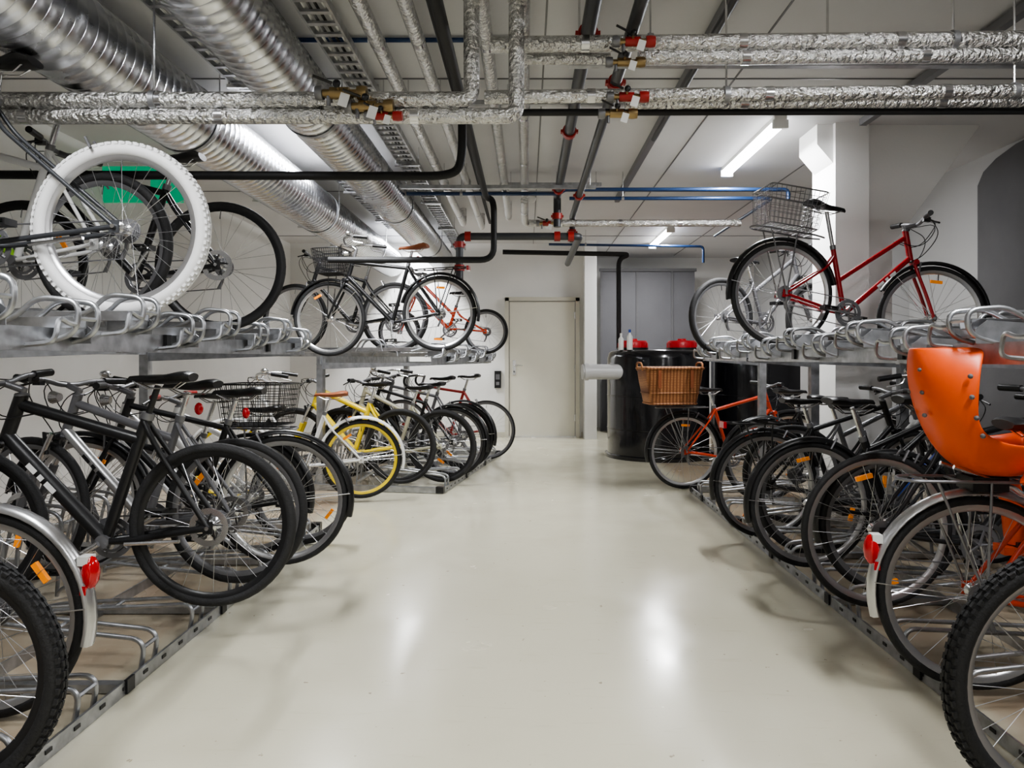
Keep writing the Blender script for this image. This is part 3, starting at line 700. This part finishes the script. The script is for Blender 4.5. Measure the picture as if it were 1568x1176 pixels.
# --- left lower row
bike('mountain_bike',-1.60,1.98,.0,yaw=3,tw=.025,knob=True,col='grey',style='slope',susp=True,refl=False,rim='black')
bike('city_bike',-1.80,2.45,.0,yaw=-3,tw=.018,col='silver',rim='silver',fend='silver',bar='city',style='swoop',tail=2.75)
bike('mountain_bike',-1.32,3.10,.155,yaw=3,tw=.020,col='black',col2='black',style='slope',tr=.023,susp=True,seat=.97,steer=8,rim='black',pedal=2.6,disc=True,decal='white',post='black')
bike('mountain_bike',-1.38,3.50,.13,yaw=-3,tw=.020,col='grey',col2='silver',style='slope',tr=.019,susp=True,steer=-10,disc=True,light=True,decal='black')
bike('city_bike',-1.30,3.92,.10,yaw=4,tw=.017,col='black',fend='black',rim='silver',style='diamond',bar='flat',seat=.93,light=True,bottle='silver')
bike('city_bike',-1.62,4.35,.04,yaw=-4,tw=.018,col='white',col2='white',fend='black',style='step',bar='city',rbasket='wire',rbc='black',rim='silver')
bike('mountain_bike',-1.45,4.75,.0,yaw=3,col='white',style='slope',susp=True,tr=.018,seat=.88,grip='red',R=.33)
# --- left upper row
bike('mountain_bike',-1.65,3.0,1.375,yaw=2,tw=.027,tire='whitetire',rim='silver',knob=True,col='pvc',style='slope',tr=.018,seat=1.03,refl=False,R=.352,bbx=.56,sa=.10)
bike('mountain_bike',-1.98,3.44,1.38,yaw=-6,tw=.022,col='white',col2='green',susp=True,style='slope',steer=15,seat=.98)
bike('hybrid_bike',-1.63,3.92,1.345,yaw=2,tw=.016,col='black',rim='black',disc=True,style='diamond',tr=.019,seat=.93)
# --- middle left group lower
bike('cruiser_bike',-1.38,6.15,.03,yaw=10,tw=.020,R=.33,col='white',rim='yellow',fend='white',style='swoop',bar='city',saddlec='brown',seat=.88)
bike('mountain_bike',-1.16,6.75,.05,yaw=-10,col='yellow',style='slope',susp=True,tr=.024,seat=.92,steer=10,rim='black',refl=False)
bike('mountain_bike',-.80,6.95,.03,yaw=-14,col='beige',style='slope',tw=.023,tr=.018,seat=.9,rim='black',refl=False)
bike('city_bike',-.73,7.3,.03,yaw=-14,col='black',fend='black',style='diamond',bar='city',seat=.92)
bike('hybrid_bike',-.67,7.65,.05,yaw=-14,col='grey',fend='black',style='diamond',seat=.95,rim='black',bottle='black')
bike('road_bike',-.47,8.6,.02,yaw=-10,tw=.013,col='red',style='diamond',bar='drop',seat=.98,refl=False)
# --- middle left group upper
bike('city_bike',-.78,6.70,1.265,yaw=-6,hang=2.5,col='black',style='diamond',bar='city',fend='black',rackc='black',basket='black',saddlec='brown',rim='silver',light=True,seat=.97)
bike('hybrid_bike',-1.3,7.25,1.26,yaw=-8,col='black',style='diamond',seat=.90,refl=False)
bike('kids_bike',-.47,8.5,1.25,yaw=-8,R=.26,col='orangered',style='slope',tw=.018,seat=.72)
# --- right lower row
bike('mountain_bike',1.44,1.95,-.0,'R',yaw=4,tw=.027,knob=True,col='grey',style='slope',seat=.8,rim='silver',refl=False)
bike('city_bike',1.60,2.62,.02,'R',yaw=-5,tw=.017,col='orangered',style='diamond',fend='silver',rim='silver',childseat=True,tail=2.75,bar='city',seat=.95,steer=-15,refl=False)
bike('hybrid_bike',1.56,3.28,.09,'R',yaw=3,tw=.016,col='black',style='diamond',seat=.93,rim='silver')
bike('hybrid_bike',1.80,3.65,.03,'R',yaw=-3,tw=.018,col='pvc',style='diamond',seat=.94,fend='black')
bike('city_bike',1.56,4.05,.05,'R',yaw=4,tw=.017,col='black',fend='black',style='step',bar='city',seat=.92,rim='silver')
bike('mountain_bike',1.72,4.42,.02,'R',yaw=-3,tw=.020,col='black',col2='bluef',style='slope',susp=True,seat=.9)
bike('city_bike',1.56,4.80,.03,'R',yaw=3,tw=.017,col='black',fend='black',style='diamond',bar='flat',seat=.9,rackc='black',rim='silver')
bike('mountain_bike',1.85,5.12,.05,'R',yaw=-4,tw=.020,col='grey',col2='white',style='slope',susp=True,seat=.88)
bike('city_bike',2.0,6.2,.0,'R',yaw=2,col='black',style='diamond',bar='city',seat=.93,fend='black',refl=False)
bike('trekking_bike',1.45,6.78,.0,'R',yaw=8,tw=.018,col='orangered',style='diamond',rim='silver',rbasket='wicker',fend='black',seat=.92,bar='flat')
# --- right upper row
bike('city_bike',1.62,4.82,1.28,'R',yaw=5,hang=8.5,tw=.017,col='darkred',style='step',fend='black',rim='silver',rbasket='wire',bar='flat',seat=.97,steer=-12,decal='white')
bike('mountain_bike',1.64,6.2,1.22,'R',yaw=24,tw=.024,col='grey',style='slope',susp=True,seat=.82,R=.33,refl=False)

S.view_settings.look='AgX - Medium High Contrast'
S.view_settings.exposure=0.15
